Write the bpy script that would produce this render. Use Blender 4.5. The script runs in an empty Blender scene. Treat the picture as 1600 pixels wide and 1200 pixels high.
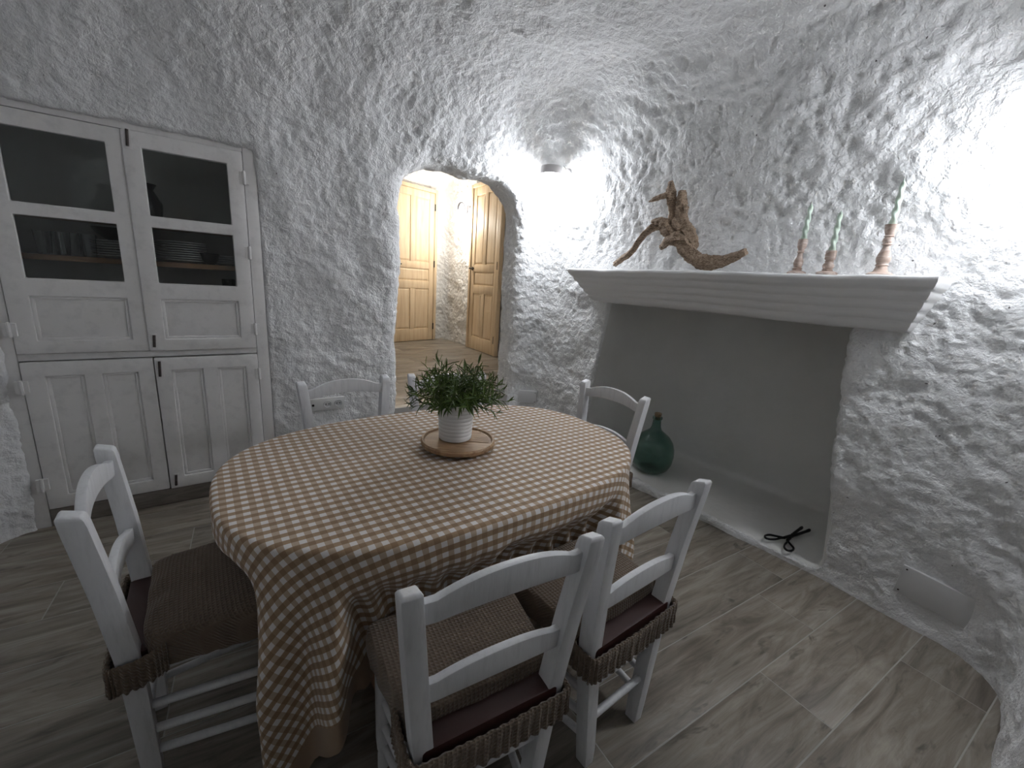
import bpy, bmesh, math, random
import numpy as np
from math import sin, cos, pi, radians, atan2, sqrt, hypot
from mathutils import Vector, Matrix

# ------------------------------------------------------------------ camera
sc = bpy.context.scene
col = sc.collection
PITCH, ROLL, YAW, EYE = radians(13.6), radians(3.9), radians(36.5), 1.42
cd = bpy.data.cameras.new('camera'); co = bpy.data.objects.new('camera', cd); col.objects.link(co)
cd.sensor_fit = 'HORIZONTAL'; cd.sensor_width = 36; cd.lens = 660 / 1600 * 36; cd.clip_start = .01
_f = Vector((0, cos(PITCH), -sin(PITCH))); _r0 = Vector((1, 0, 0)); _u0 = _r0.cross(_f)
_r = cos(ROLL) * _r0 + sin(ROLL) * _u0; _u = -sin(ROLL) * _r0 + cos(ROLL) * _u0
_z = Matrix.Rotation(-YAW, 3, 'Z')
_r, _u, _f = _z @ _r, _z @ _u, _z @ _f
m3 = Matrix((_r, _u, -_f)).transposed()
co.matrix_world = Matrix.Translation((0, 0, EYE)) @ m3.to_4x4()
sc.camera = co
# ------------------------------------------------------------------ light and exposure
w = bpy.data.worlds.new('world'); sc.world = w; w.use_nodes = True
w.node_tree.nodes['Background'].inputs[0].default_value = (.6, .7, .8, 1)
w.node_tree.nodes['Background'].inputs[1].default_value = 0.0      # a closed cave: no sky reaches it
sc.view_settings.view_transform = 'Standard'; sc.view_settings.look = 'None'
sc.view_settings.gamma = 1; sc.view_settings.use_curve_mapping = False
sc.view_settings.exposure = 1.6
LAMP_COL = (.90, .94, 1.0)
LAMP_A, LAMP_B, LAMP_H = 52, 40, 36      # radiance of the two wall lamp globes and of the hall lamp shade

random.seed(7); RNG = np.random.default_rng(7)
# ------------------------------------------------------------------ helpers
def tag(o, label=None, cat=None, group=None, kind=None):
    if label: o['label'] = label
    if cat: o['category'] = cat
    if group: o['group'] = group
    if kind: o['kind'] = kind
    return o
def empty(name, loc=(0, 0, 0), rz=0, parent=None):
    o = bpy.data.objects.new(name, None); col.objects.link(o); o.location = loc; o.rotation_euler = (0, 0, rz)
    o.empty_display_size = .05
    if parent: o.parent = parent
    return o
def copy_tree(o, parent=None):
    c = o.copy(); col.objects.link(c); c.parent = parent
    for ch in list(o.children): copy_tree(ch, c)
    return c

class MB:
    def __init__(s): s.v = []; s.f = []
    def add(s, vs, fs):
        n = len(s.v); s.v += [tuple(p) for p in vs]; s.f += [tuple(i + n for i in f) for f in fs]; return s
    def box(s, x0, x1, y0, y1, z0, z1):
        vs = [(x, y, z) for z in (z0, z1) for y in (y0, y1) for x in (x0, x1)]
        return s.add(vs, [(0, 2, 3, 1), (4, 5, 7, 6), (0, 1, 5, 4), (2, 6, 7, 3), (0, 4, 6, 2), (1, 3, 7, 5)])
    def loft(s, rings, cap=True, closed=True):
        n = len(rings[0]); vs = [p for r in rings for p in r]; fs = []
        for i in range(len(rings) - 1):
            for j in range(n if closed else n - 1):
                k = (j + 1) % n
                fs.append((i * n + j, i * n + k, (i + 1) * n + k, (i + 1) * n + j))
        if cap: fs += [tuple(range(n))[::-1], tuple((len(rings) - 1) * n + j for j in range(n))]
        return s.add(vs, fs)
    def tube(s, pts, rad, seg=10, cap=True, fn=None):
        pts = [Vector(p) for p in pts]; n = len(pts)
        if not hasattr(rad, '__len__'): rad = [rad] * n
        rings = []; up = Vector((0.13, .31, .94)).normalized()
        t0 = (pts[1] - pts[0]).normalized()
        a = t0.cross(up).normalized()
        for i, p in enumerate(pts):
            t = (pts[min(i + 1, n - 1)] - pts[max(i - 1, 0)]).normalized()
            a = (a - t * a.dot(t)).normalized(); b = t.cross(a)
            ring = []
            for j in range(seg):
                th = 2 * pi * j / seg
                r = rad[i] * (fn(i, th) if fn else 1)
                ring.append(p + (a * cos(th) + b * sin(th)) * r)
            rings.append(ring)
        return s.loft(rings, cap)
    def lathe(s, prof, seg=32, c=(0, 0, 0), cap=True):
        rings = [[(c[0] + r * cos(2 * pi * j / seg), c[1] + r * sin(2 * pi * j / seg), c[2] + z) for j in range(seg)] for r, z in prof]
        return s.loft(rings, cap)
    def build(s, name, mat, parent=None, smooth=False, bevel=0, angle=40):
        me = bpy.data.meshes.new(name); me.from_pydata(s.v, [], s.f)
        bm = bmesh.new(); bm.from_mesh(me)
        bmesh.ops.recalc_face_normals(bm, faces=bm.faces)
        if bevel:
            es = [e for e in bm.edges if e.is_manifold and e.calc_face_angle(0) > radians(30)]
            bmesh.ops.bevel(bm, geom=es, offset=bevel, segments=2, profile=.6, affect='EDGES', clamp_overlap=True)
        bm.to_mesh(me); bm.free()
        if smooth or bevel:
            me.shade_smooth()
            if hasattr(me, 'set_sharp_from_angle'): me.set_sharp_from_angle(angle=radians(angle))
        me.materials.append(mat)
        o = bpy.data.objects.new(name, me); col.objects.link(o)
        if parent: o.parent = parent
        return o
def cr(pts, n=8):
    """Catmull-Rom through points (any dimension)."""
    P = [np.array(p, float) for p in pts]; P = [2 * P[0] - P[1]] + P + [2 * P[-1] - P[-2]]; out = []
    for i in range(1, len(P) - 2):
        for k in range(n):
            t = k / n
            out.append(.5 * (2 * P[i] + (P[i + 1] - P[i - 1]) * t + (2 * P[i - 1] - 5 * P[i] + 4 * P[i + 1] - P[i + 2]) * t * t + (3 * P[i] - P[i - 1] - 3 * P[i + 1] + P[i + 2]) * t ** 3))
    out.append(P[-2]); return out

# ------------------------------------------------------------------ materials
def nmat(name, base=(.8, .8, .8), rough=.6, **kw):
    m = bpy.data.materials.new(name); m.use_nodes = True
    b = m.node_tree.nodes['Principled BSDF']
    b.inputs['Base Color'].default_value = (*base, 1); b.inputs['Roughness'].default_value = rough
    for k, v in kw.items(): b.inputs[k.replace('_', ' ')].default_value = v
    return m, m.node_tree, b
def N(t, typ, **kw):
    n = t.nodes.new(typ)
    for k, v in kw.items():
        if k[0] == 'i' and k[1:].isdigit(): n.inputs[int(k[1:])].default_value = v
        else: setattr(n, k, v)
    return n
def coords(t, scale=(1, 1, 1), out='Object', loc=(0, 0, 0)):
    c = N(t, 'ShaderNodeTexCoord'); mp = N(t, 'ShaderNodeMapping')
    mp.inputs['Scale'].default_value = scale; mp.inputs['Location'].default_value = loc
    t.links.new(c.outputs[out], mp.inputs[0]); return mp.outputs[0]
def noise(t, vec, scale, detail=3, rough=.55, dist=0):
    n = N(t, 'ShaderNodeTexNoise'); n.inputs['Scale'].default_value = scale; n.inputs['Detail'].default_value = detail
    n.inputs['Roughness'].default_value = rough; n.inputs['Distortion'].default_value = dist
    if vec is not None: t.links.new(vec, n.inputs['Vector'])
    return n.outputs['Fac']
def ramp(t, fac, stops):
    r = N(t, 'ShaderNodeValToRGB'); e = r.color_ramp.elements
    while len(e) < len(stops): e.new(.5)
    for i, (p, c) in enumerate(stops): e[i].position = p; e[i].color = (*c, 1) if len(c) == 3 else c
    t.links.new(fac, r.inputs[0]); return r.outputs[0]
def math_(t, op, a, b=None):
    n = N(t, 'ShaderNodeMath', operation=op)
    for i, x in enumerate((a, b)):
        if x is None: continue
        if isinstance(x, (int, float)): n.inputs[i].default_value = x
        else: t.links.new(x, n.inputs[i])
    return n.outputs[0]
def mix(t, fac, a, b, mode='MIX'):
    n = N(t, 'ShaderNodeMix', data_type='RGBA', blend_type=mode)
    for s, x in ((0, fac), (6, a), (7, b)):
        if isinstance(x, (int, float)): n.inputs[s].default_value = x
        elif isinstance(x, tuple): n.inputs[s].default_value = (*x, 1)
        else: t.links.new(x, n.inputs[s])
    return n.outputs[2]
def bump(t, b, h, strength=.5, dist=.01):
    n = N(t, 'ShaderNodeBump'); n.inputs['Strength'].default_value = strength; n.inputs['Distance'].default_value = dist
    t.links.new(h, n.inputs['Height']); t.links.new(n.outputs[0], b.inputs['Normal'])

def plaster_mat():
    m, t, b = nmat('rough_white_plaster', rough=.75)
    v = coords(t)
    big = noise(t, v, 2.2, 3)
    c1 = ramp(t, big, [(.3, (.79, .79, .79)), (.7, (.84, .84, .84))])
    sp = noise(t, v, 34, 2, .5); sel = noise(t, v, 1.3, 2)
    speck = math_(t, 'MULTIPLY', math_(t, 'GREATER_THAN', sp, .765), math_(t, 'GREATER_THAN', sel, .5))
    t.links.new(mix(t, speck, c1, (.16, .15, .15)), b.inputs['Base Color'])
    h1 = noise(t, v, 70, 5, .65, .3); h2 = noise(t, v, 30, 3, .5, .35)
    h = math_(t, 'ADD', math_(t, 'MULTIPLY', h1, .55), h2)
    bump(t, b, h, .85, .02)
    b.inputs['Specular IOR Level'].default_value = .35
    return m
def smooth_plaster_mat():
    m, t, b = nmat('smooth_white_plaster', rough=.7)
    v = coords(t)
    t.links.new(ramp(t, noise(t, v, 3, 3), [(.3, (.70, .695, .67)), (.7, (.76, .755, .735))]), b.inputs['Base Color'])
    bump(t, b, noise(t, v, 18, 4, .6), .25, .012); return m
def paint_mat(name='white_painted_wood', base=(.74, .745, .76), rough=.42, grain=(1, 1, .15)):
    m, t, b = nmat(name, base, rough)
    v = coords(t, grain)
    n = noise(t, v, 60, 4, .6)
    d = tuple(x * .86 for x in base)
    t.links.new(ramp(t, n, [(.25, d), (.5, base)]), b.inputs['Base Color'])
    bump(t, b, n, .22, .004); return m
def wood_mat(name, c0, c1, c2, scale=(1, 12, 12), s=4, rough=.45, dist=1.2, bs=.15):
    m, t, b = nmat(name, c1, rough)
    v = coords(t, scale)
    n = noise(t, v, s, 6, .6, dist)
    t.links.new(ramp(t, n, [(.3, c0), (.5, c1), (.68, c2)]), b.inputs['Base Color'])
    bump(t, b, n, bs, .003 if bs < .5 else .012); return m
def tile_mat():
    m, t, b = nmat('wood_look_tile', rough=.38)
    tc = N(t, 'ShaderNodeTexCoord'); oi = N(t, 'ShaderNodeObjectInfo')
    off = N(t, 'ShaderNodeCombineXYZ')
    t.links.new(math_(t, 'MULTIPLY', oi.outputs['Random'], 40), off.inputs[0])
    t.links.new(math_(t, 'MULTIPLY', oi.outputs['Random'], 17), off.inputs[2])
    add = N(t, 'ShaderNodeVectorMath', operation='ADD'); t.links.new(tc.outputs['Object'], add.inputs[0]); t.links.new(off.outputs[0], add.inputs[1])
    mp = N(t, 'ShaderNodeMapping'); mp.inputs['Scale'].default_value = (1.1, 7, 4); t.links.new(add.outputs[0], mp.inputs[0])
    n1 = noise(t, mp.outputs[0], 2.4, 7, .62, .9)
    mp2 = N(t, 'ShaderNodeMapping'); mp2.inputs['Scale'].default_value = (4.5, 13, 4); t.links.new(add.outputs[0], mp2.inputs[0])
    n2 = noise(t, mp2.outputs[0], 1.5, 3, .6, .5)
    mp3 = N(t, 'ShaderNodeMapping'); mp3.inputs['Scale'].default_value = (2, 60, 4); t.links.new(add.outputs[0], mp3.inputs[0])
    n3 = noise(t, mp3.outputs[0], 3, 4, .6)
    base = ramp(t, n1, [(.30, (.125, .105, .085)), (.5, (.25, .22, .185)), (.68, (.37, .34, .295))])
    fine = ramp(t, n3, [(.3, (.86, .86, .86)), (.6, (1, 1, 1))])
    c = mix(t, 1.0, base, fine, 'MULTIPLY')
    kn = ramp(t, n2, [(.62, (0, 0, 0)), (.74, (1, 1, 1))])
    c = mix(t, math_(t, 'MULTIPLY', kn, .75), c, (.06, .05, .042))
    tint = ramp(t, oi.outputs['Random'], [(0, (.90, .90, .88)), (1, (1.05, 1.03, 1.0))])
    c = mix(t, 1.0, c, tint, 'MULTIPLY')
    t.links.new(c, b.inputs['Base Color']); bump(t, b, n3, .12, .003); return m
def cloth_mat(hu, hv):
    m, t, b = nmat('gingham_cotton', rough=.85)
    uv = N(t, 'ShaderNodeUVMap'); s = N(t, 'ShaderNodeSeparateXYZ'); t.links.new(uv.outputs[0], s.inputs[0])
    P = .0345
    def stripe(o):
        fr = math_(t, 'FRACT', math_(t, 'ADD', math_(t, 'DIVIDE', o, P), 200.25))
        return math_(t, 'LESS_THAN', fr, .5)
    k = math_(t, 'ADD', math_(t, 'MULTIPLY', stripe(s.outputs[0]), .40), math_(t, 'MULTIPLY', stripe(s.outputs[1]), .60))
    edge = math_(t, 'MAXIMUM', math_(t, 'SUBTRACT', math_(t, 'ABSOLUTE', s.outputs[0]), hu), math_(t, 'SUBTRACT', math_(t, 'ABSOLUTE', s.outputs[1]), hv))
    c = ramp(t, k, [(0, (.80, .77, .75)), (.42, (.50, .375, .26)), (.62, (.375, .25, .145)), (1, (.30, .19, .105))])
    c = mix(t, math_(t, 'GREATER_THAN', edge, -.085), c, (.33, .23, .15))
    n = noise(t, uv.outputs[0], 6, 3)
    c = mix(t, 1.0, c, ramp(t, n, [(.3, (.92, .92, .92)), (.7, (1, 1, 1))]), 'MULTIPLY')
    t.links.new(c, b.inputs['Base Color'])
    b.inputs['Sheen Weight'].default_value = .15
    bump(t, b, noise(t, uv.outputs[0], 900, 1), .15, .001); return m
def waffle_mat():
    m, t, b = nmat('brown_waffle_fabric', rough=.9)
    v = coords(t); s = N(t, 'ShaderNodeSeparateXYZ'); t.links.new(v, s.inputs[0])
    k = 2 * pi / .0105
    wx = math_(t, 'SINE', math_(t, 'MULTIPLY', s.outputs[0], k)); wy = math_(t, 'SINE', math_(t, 'MULTIPLY', math_(t, 'ADD', s.outputs[1], s.outputs[2]), k))
    h = math_(t, 'MAXIMUM', wx, wy)
    n = noise(t, v, 9, 3)
    c = ramp(t, n, [(.3, (.152, .110, .076)), (.7, (.188, .138, .096))])
    t.links.new(c, b.inputs['Base Color']); bump(t, b, h, .6, .003)
    b.inputs['Sheen Weight'].default_value = .2; return m
def emit_mat(name, colr, s):
    m = bpy.data.materials.new(name); m.use_nodes = True; t = m.node_tree; t.nodes.remove(t.nodes['Principled BSDF'])
    e = N(t, 'ShaderNodeEmission'); e.inputs[0].default_value = (*colr, 1); e.inputs[1].default_value = s
    t.links.new(e.outputs[0], t.nodes['Material Output'].inputs[0]); return m
def pane_mat():
    m = bpy.data.materials.new('window_glass'); m.use_nodes = True; t = m.node_tree; t.nodes.remove(t.nodes['Principled BSDF'])
    a = N(t, 'ShaderNodeBsdfTransparent'); a.inputs[0].default_value = (.93, .95, .95, 1); g = N(t, 'ShaderNodeBsdfGlossy'); g.inputs['Roughness'].default_value = .02
    x = N(t, 'ShaderNodeMixShader'); f = N(t, 'ShaderNodeFresnel'); f.inputs[0].default_value = 1.5
    t.links.new(f.outputs[0], x.inputs[0]); t.links.new(a.outputs[0], x.inputs[1]); t.links.new(g.outputs[0], x.inputs[2])
    t.links.new(x.outputs[0], t.nodes['Material Output'].inputs[0]); return m

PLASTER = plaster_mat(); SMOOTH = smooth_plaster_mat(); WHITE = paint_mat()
CUPB = paint_mat('cupboard_paint', (.76, .745, .73), .4, (.3, 1, .3))
MANTEL = nmat('mantel_plaster', (.74, .74, .735), .6)[0]
TILE = tile_mat(); GROUT = nmat('grout', (.40, .38, .35), .8)[0]
PLINTH = wood_mat('plinth_tile', (.15, .13, .11), (.22, .19, .165), (.28, .25, .22), (1.5, 1, 8), 3)
PINE = wood_mat('pine', (.68, .50, .31), (.78, .61, .41), (.83, .68, .49), (9, 9, .7), 3, .55, .6)
BLACK = nmat('black_iron', (.012, .012, .013), .45, Metallic=.6)[0]
RUST = nmat('worn_iron_latch', (.07, .055, .05), .6, Metallic=.4)[0]
PANE = pane_mat()
WAFFLE = waffle_mat(); MAROON = nmat('dark_maroon_leather', (.045, .015, .012), .4)[0]
TRAYW = wood_mat('acacia_wood', (.22, .12, .055), (.38, .23, .12), (.52, .35, .20), (1, 10, 10), 5, .5)
POTW = nmat('white_ceramic', (.78, .78, .78), .4)[0]
SOIL = nmat('potting_soil', (.02, .015, .01), .95)[0]
DRIFT = wood_mat('driftwood', (.07, .045, .03), (.34, .24, .165), (.58, .46, .35), (7, 2.2, 7), 14, .8, 2.0, .6)
HOLDER = wood_mat('whitewashed_wood', (.34, .24, .19), (.50, .39, .33), (.70, .62, .58), (1, 1, 3), 14, .6)
CANDLE = nmat('pale_green_wax', (.56, .67, .57), .45, Subsurface_Weight=.3, Subsurface_Radius=(.01, .012, .01))[0]
CORK = wood_mat('cork', (.16, .10, .06), (.28, .19, .11), (.36, .26, .16), (1, 1, 1), 90, .9)
PLASTIC = nmat('white_plastic', (.66, .66, .65), .35)[0]
GREYPLATE = nmat('grey_painted_plate', (.62, .62, .62), .5)[0]
SHELFW = wood_mat('orange_shelf_wood', (.22, .10, .04), (.34, .17, .075), (.42, .23, .11), (1, 10, 10), 4, .5)
DARKIN = nmat('cupboard_interior_paint', (.60, .59, .57), .8)[0]
PORC = nmat('white_porcelain', (.55, .54, .53), .25)[0]
CLAY = nmat('dark_glazed_clay', (.03, .028, .027), .3)[0]
RATTAN = wood_mat('rattan', (.45, .30, .15), (.62, .45, .26), (.72, .56, .35), (3, 3, 3), 20, .6)
SHADEW = nmat('whitewashed_drum', (.55, .53, .52), .6)[0]
STEEL = nmat('grey_enamel', (.22, .23, .27), .35, Metallic=.5)[0]

def leaf_mat():
    m, t, b = nmat('leaf_green', rough=.45)
    oi = N(t, 'ShaderNodeObjectInfo'); v = coords(t)
    f = math_(t, 'ADD', math_(t, 'MULTIPLY', noise(t, v, 40, 2), .6), math_(t, 'MULTIPLY', oi.outputs['Random'], .4))
    t.links.new(ramp(t, f, [(.25, (.035, .065, .012)), (.55, (.095, .165, .030)), (.85, (.23, .32, .08))]), b.inputs['Base Color'])
    b.inputs['Subsurface Weight'].default_value = 0; return m
LEAF = leaf_mat()

# ------------------------------------------------------------------ the cave shell (signed distance field -> mesh)
def smax(a, b, k):
    h = np.maximum(k - np.abs(a - b), 0) / k; return np.maximum(a, b) + h * h * k * .25
def smin(a, b, k):
    h = np.maximum(k - np.abs(a - b), 0) / k; return np.minimum(a, b) - h * h * k * .25
def bx(x, y, z, x0, x1, y0, y1, z0, z1):
    return np.maximum(np.maximum(np.maximum(x0 - x, x - x1), np.maximum(y0 - y, y - y1)), np.maximum(z0 - z, z - z1))
def sdf(x, y, z, only_room=False):
    up = np.maximum(z - 1.45, 0)
    xr = 2.50 - .16 * up * up + .03 * np.clip((1.2 - y) / 1.2, -1, 1) + .04 * np.clip(up / .3, 0, 1)
    yb = 2.985 - .14 * np.maximum(z - 1.9, 0) ** 2
    xl = -.95 + .1 * up * up
    zc = 2.78 - .03 * (x - .8) ** 2
    a = smax(smax(y - yb, xl - x, .25), z - zc, .75)
    room = smax(smax(a, x - xr, .28), -.12 - y, .32)
    entry = smax(bx(x, y, z, -.95, 1.30, -1.4, .5, -1, 9), z - 2.4, .4)
    d = smin(room, entry, .12)
    if only_room: return d
    # arch
    cx, hw, zt, r = 1.685, .535, 2.205, .33
    qx = np.abs(x - cx) - hw + r; qz = z - zt + r
    ar = np.sqrt(np.maximum(qx, 0) ** 2 + np.maximum(qz, 0) ** 2) + np.minimum(np.maximum(qx, qz), 0) - r
    ar = np.maximum(ar, np.maximum(2.6 - y, y - 3.8))
    d = smin(d, ar, .11)
    hall = smax(smax(smax(x - 3.29, -.26 * x + .966 * y - 5.475, .2), np.maximum(.3 - x, 3.30 - y), .2), z - 2.98, .3)
    d = smin(d, hall, .09)
    # cupboard niche, fireplace
    d = np.minimum(d, bx(x, y, z, -.797, .31, 2.7, 3.46, -1, 2.052))
    fl = 2.19 + .13 * (1.32 - z); bk = x - 3.28 - .03 * (1 - y)
    fire = np.maximum(np.maximum(smax(smax(bk, y - fl - .10 * np.clip(x - 2.5, 0, 1), .75), .70 - .09 * (1.3 - z) - y + .12 * np.clip(2.75 - x, -1, 0), .12), 2.2 - x), -9)
    fire = smax(smax(fire, .05 - z, .06), z - 1.36, .02)
    flue = bx(x, y, z, 2.85, 3.1, .9, 1.8, 1.2, 2.0)
    d = smin(d, np.minimum(fire, flue), .035)
    return d
def hsh(ix, iy, iz, s):
    h = (ix.astype(np.uint32) * np.uint32(374761393) + iy.astype(np.uint32) * np.uint32(668265263) + iz.astype(np.uint32) * np.uint32(2147483647) + np.uint32(s) * np.uint32(1274126177))
    h = (h ^ (h >> np.uint32(13))) * np.uint32(1103515245); h = (h ^ (h >> np.uint32(16))) * np.uint32(2246822519); h ^= h >> np.uint32(15)
    return h
def perlin(P, scale, s=0):
    Q = P / scale + 1000.0; I = np.floor(Q).astype(np.int64); Fr = Q - I; U = Fr * Fr * Fr * (Fr * (Fr * 6 - 15) + 10)
    out = np.zeros(len(P))
    for dx in (0, 1):
        for dy in (0, 1):
            for dz in (0, 1):
                h = hsh(I[:, 0] + dx, I[:, 1] + dy, I[:, 2] + dz, s)
                gx = (h & np.uint32(1023)) / 511.5 - 1; gy = ((h >> np.uint32(10)) & np.uint32(1023)) / 511.5 - 1; gz = ((h >> np.uint32(20)) & np.uint32(1023)) / 511.5 - 1
                wgt = (U[:, 0] if dx else 1 - U[:, 0]) * (U[:, 1] if dy else 1 - U[:, 1]) * (U[:, 2] if dz else 1 - U[:, 2])
                out += wgt * (gx * (Fr[:, 0] - dx) + gy * (Fr[:, 1] - dy) + gz * (Fr[:, 2] - dz))
    return out
def surface_nets(lo, hi, h):
    ax = [np.arange(lo[i], hi[i] + h * .5, h) for i in range(3)]
    X = ax[0][:, None, None]; Y = ax[1][None, :, None]; Z = ax[2][None, None, :]
    S = (sdf(X, Y, Z) + np.zeros((len(ax[0]), len(ax[1]), len(ax[2])))).astype(np.float32)
    In = S < 0
    n = [len(a) - 1 for a in ax]
    cnt = np.zeros(n, np.uint8)
    for i in (0, 1):
        for j in (0, 1):
            for k in (0, 1): cnt += In[i:i + n[0], j:j + n[1], k:k + n[2]]
    act = (cnt > 0) & (cnt < 8)
    idx = np.full(n, -1, np.int64); C = np.argwhere(act); idx[act] = np.arange(len(C))
    acc = np.zeros((len(C), 3)); num = np.zeros(len(C))
    cn = [(i, j, k) for i in (0, 1) for j in (0, 1) for k in (0, 1)]
    for a in cn:
        for axis in range(3):
            if a[axis]: continue
            b = list(a); b[axis] = 1
            va = S[C[:, 0] + a[0], C[:, 1] + a[1], C[:, 2] + a[2]]; vb = S[C[:, 0] + b[0], C[:, 1] + b[1], C[:, 2] + b[2]]
            m = (va < 0) != (vb < 0); t = np.where(m, va / np.where(m, va - vb, 1), 0)
            p = np.array(a, float)[None] + t[:, None] * (np.array(b) - np.array(a))[None]
            acc += p * m[:, None]; num += m
    V = (C + acc / num[:, None]) * h + np.array(lo)
    quads = []
    for axis in range(3):
        o1, o2 = [(1, 2), (2, 0), (0, 1)][axis]
        s0 = [slice(None)] * 3; s1 = [slice(None)] * 3; s0[axis] = slice(0, -1); s1[axis] = slice(1, None)
        E = np.argwhere(In[tuple(s0)] != In[tuple(s1)])
        ok = (E[:, o1] > 0) & (E[:, o2] > 0) & (E[:, o1] < len(ax[o1]) - 1) & (E[:, o2] < len(ax[o2]) - 1); E = E[ok]
        q = []
        for d1, d2 in ((-1, -1), (0, -1), (0, 0), (-1, 0)):
            e = E.copy(); e[:, o1] += d1; e[:, o2] += d2; q.append(idx[e[:, 0], e[:, 1], e[:, 2]])
        q = np.stack(q, 1); fl = ~In[tuple(s0)][E[:, 0], E[:, 1], E[:, 2]]
        # faces look into the air (the negative side)
        q[~fl] = q[~fl][:, ::-1]
        quads.append(q[:, ::-1])
    Q = np.concatenate(quads); return V, Q[(Q >= 0).all(1)]
def subdivide(V, Q):
    e = np.stack([Q, np.roll(Q, -1, 1)], 2).reshape(-1, 2); e.sort(1)
    key = e[:, 0] * (len(V) + 1) + e[:, 1]; u, first, inv = np.unique(key, return_index=True, return_inverse=True)
    E = e[first]; nV = len(V); mid = (V[E[:, 0]] + V[E[:, 1]]) / 2; fc = V[Q].mean(1)
    m = inv.reshape(-1, 4) + nV; c = np.arange(len(Q)) + nV + len(E)
    out = [np.stack([Q[:, i], m[:, i], c, m[:, (i - 1) % 4]], 1) for i in range(4)]
    return np.concatenate([V, mid, fc]), np.concatenate(out)
def grad(V, e=.006):
    x, y, z = V.T
    g = np.stack([sdf(x + e, y, z) - sdf(x - e, y, z), sdf(x, y + e, z) - sdf(x, y - e, z), sdf(x, y, z + e) - sdf(x, y, z - e)], 1) / (2 * e)
    return g
def vnormals(V, Q):
    fn = np.cross(V[Q[:, 2]] - V[Q[:, 0]], V[Q[:, 3]] - V[Q[:, 1]])
    n = np.zeros_like(V)
    for k in range(3):
        for j in range(4): n[:, k] += np.bincount(Q[:, j], fn[:, k], len(V))
    return n / np.maximum(np.linalg.norm(n, axis=1, keepdims=True), 1e-12)
def sstep(a, b, x): t = np.clip((x - a) / (b - a), 0, 1); return t * t * (3 - 2 * t)

MOUNTS = [(2.42, 2.70, 2.25, .10), (2.45, .16, 2.16, .10), (2.5, .15, .195, .14), (2.33, 2.93, .40, .14), (.636, 2.98, .522, .12)]
def onwall(p, d):
    """Distance from p along d to the plaster surface."""
    t = np.arange(0, .6, .002); q = np.array(p)[None] + t[:, None] * np.array(d)[None]; k = int(np.argmax(sdf(*q.T) > 0)); return tuple(q[k])
V, Q = surface_nets((-1.25, -1.65, -.1), (3.5, 6.75, 3.1), .026)
Q = Q[(V[Q][:, :, 2].max(1) > -.05)]
V, Q = subdivide(V, Q)
for _ in range(2):
    g = grad(V); gg = (g * g).sum(1); d = sdf(*V.T)
    V = V - g * (np.clip(d, -.02, .02) / np.maximum(gg, .3))[:, None] * .8
n = vnormals(V, Q)
x, y, z = V.T
deep = sdf(x, y, z, True)
smooth_fire = sstep(.015, .05, deep) * sstep(.3, .45, y) * (1 - sstep(2.55, 2.65, y)) * (1 - sstep(1.36, 1.46, z)) * (x > 2.2)
niche = sstep(2.98, 3.02, y) * (1 - sstep(.33, .36, x)) * (1 - sstep(2.10, 2.14, z))
rough = (1 - .93 * smooth_fire) * (1 - .9 * niche)
rough = rough * (1 - .5 * (1 - sstep(.0, .10, z)))
W = V + .02 * np.stack([perlin(V, .11, 11), perlin(V, .11, 12), perlin(V, .11, 13)], 1)
lumps = perlin(V, .75, 1) * .05 + perlin(W, .24, 2) * .026
T_ = np.stack([x, (y * .8 + z * .6) * .38, -y * .6 + z * .8], 1)     # trowel streaks on the fireplace wall
streak = perlin(T_, .07, 8) * .014 * sstep(1.9, 2.2, x) * sstep(1.6, 1.9, z)
ridg = np.abs(perlin(W, .070, 3)) * .022 + np.abs(perlin(W, .036, 4)) * .018 + perlin(W, .13, 5) * .013 + streak
flat = np.ones(len(V))
for (mx, my, mz, mr) in MOUNTS: flat *= sstep(mr * .75, mr * 1.5, np.sqrt((x - mx) ** 2 + (y - my) ** 2 + (z - mz) ** 2))
D = flat * (lumps * (1 - niche) * (1 - .8 * smooth_fire) + (ridg - .010) * rough)
V = V + n * D[:, None]
n = vnormals(V, Q)
C = V[Q].mean(1); cx, cy, cz = C.T
cls = np.zeros(len(Q), int)
is_hall = cy > 3.34
is_niche = (cy > 3.0) & (cx < .6)
fire = (sdf(cx, cy, cz, True) > .03) & (cx > 2.45) & (cy > .4) & (cy < 2.6) & (cz < 1.42)
names = ['wall_back', 'wall_right', 'wall_left', 'wall_front', 'ceiling', 'wall_hall', 'fireplace_recess', 'ceiling_hall']
cls[:] = np.where((cy - 2.985) > (cx - 2.5), 0, 1)
cls[(-.95 - cx) > (cy - 2.985)] = np.where(True, 2, 2)
cls[((cy < .02) & (cx < 2.15)) | (cy < -.6)] = 3
cls[(cx < -.8) & (cy < 2.7) & (cy > -1.25)] = 2
cls[cz > 2.42] = 4
cls[is_hall & ~is_niche] = 5
cls[is_hall & ~is_niche & (cz > 2.85)] = 7
cls[is_niche] = 0
cls[fire] = 6
def shell(name, mask, mat):
    q = Q[mask]; u, inv = np.unique(q, return_inverse=True); q = inv.reshape(-1, 4)
    me = bpy.data.meshes.new(name); me.vertices.add(len(u)); me.vertices.foreach_set('co', V[u].astype(np.float32).ravel())
    me.loops.add(len(q) * 4); me.loops.foreach_set('vertex_index', q.astype(np.int32).ravel())
    me.polygons.add(len(q)); me.polygons.foreach_set('loop_start', np.arange(0, len(q) * 4, 4, dtype=np.int32))
    me.update(calc_edges=True); me.validate(); me.shade_smooth()
    me.normals_split_custom_set_from_vertices(n[u].astype(np.float32))
    me.materials.append(mat); o = bpy.data.objects.new(name, me); col.objects.link(o); o['kind'] = 'structure'; return o
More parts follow.
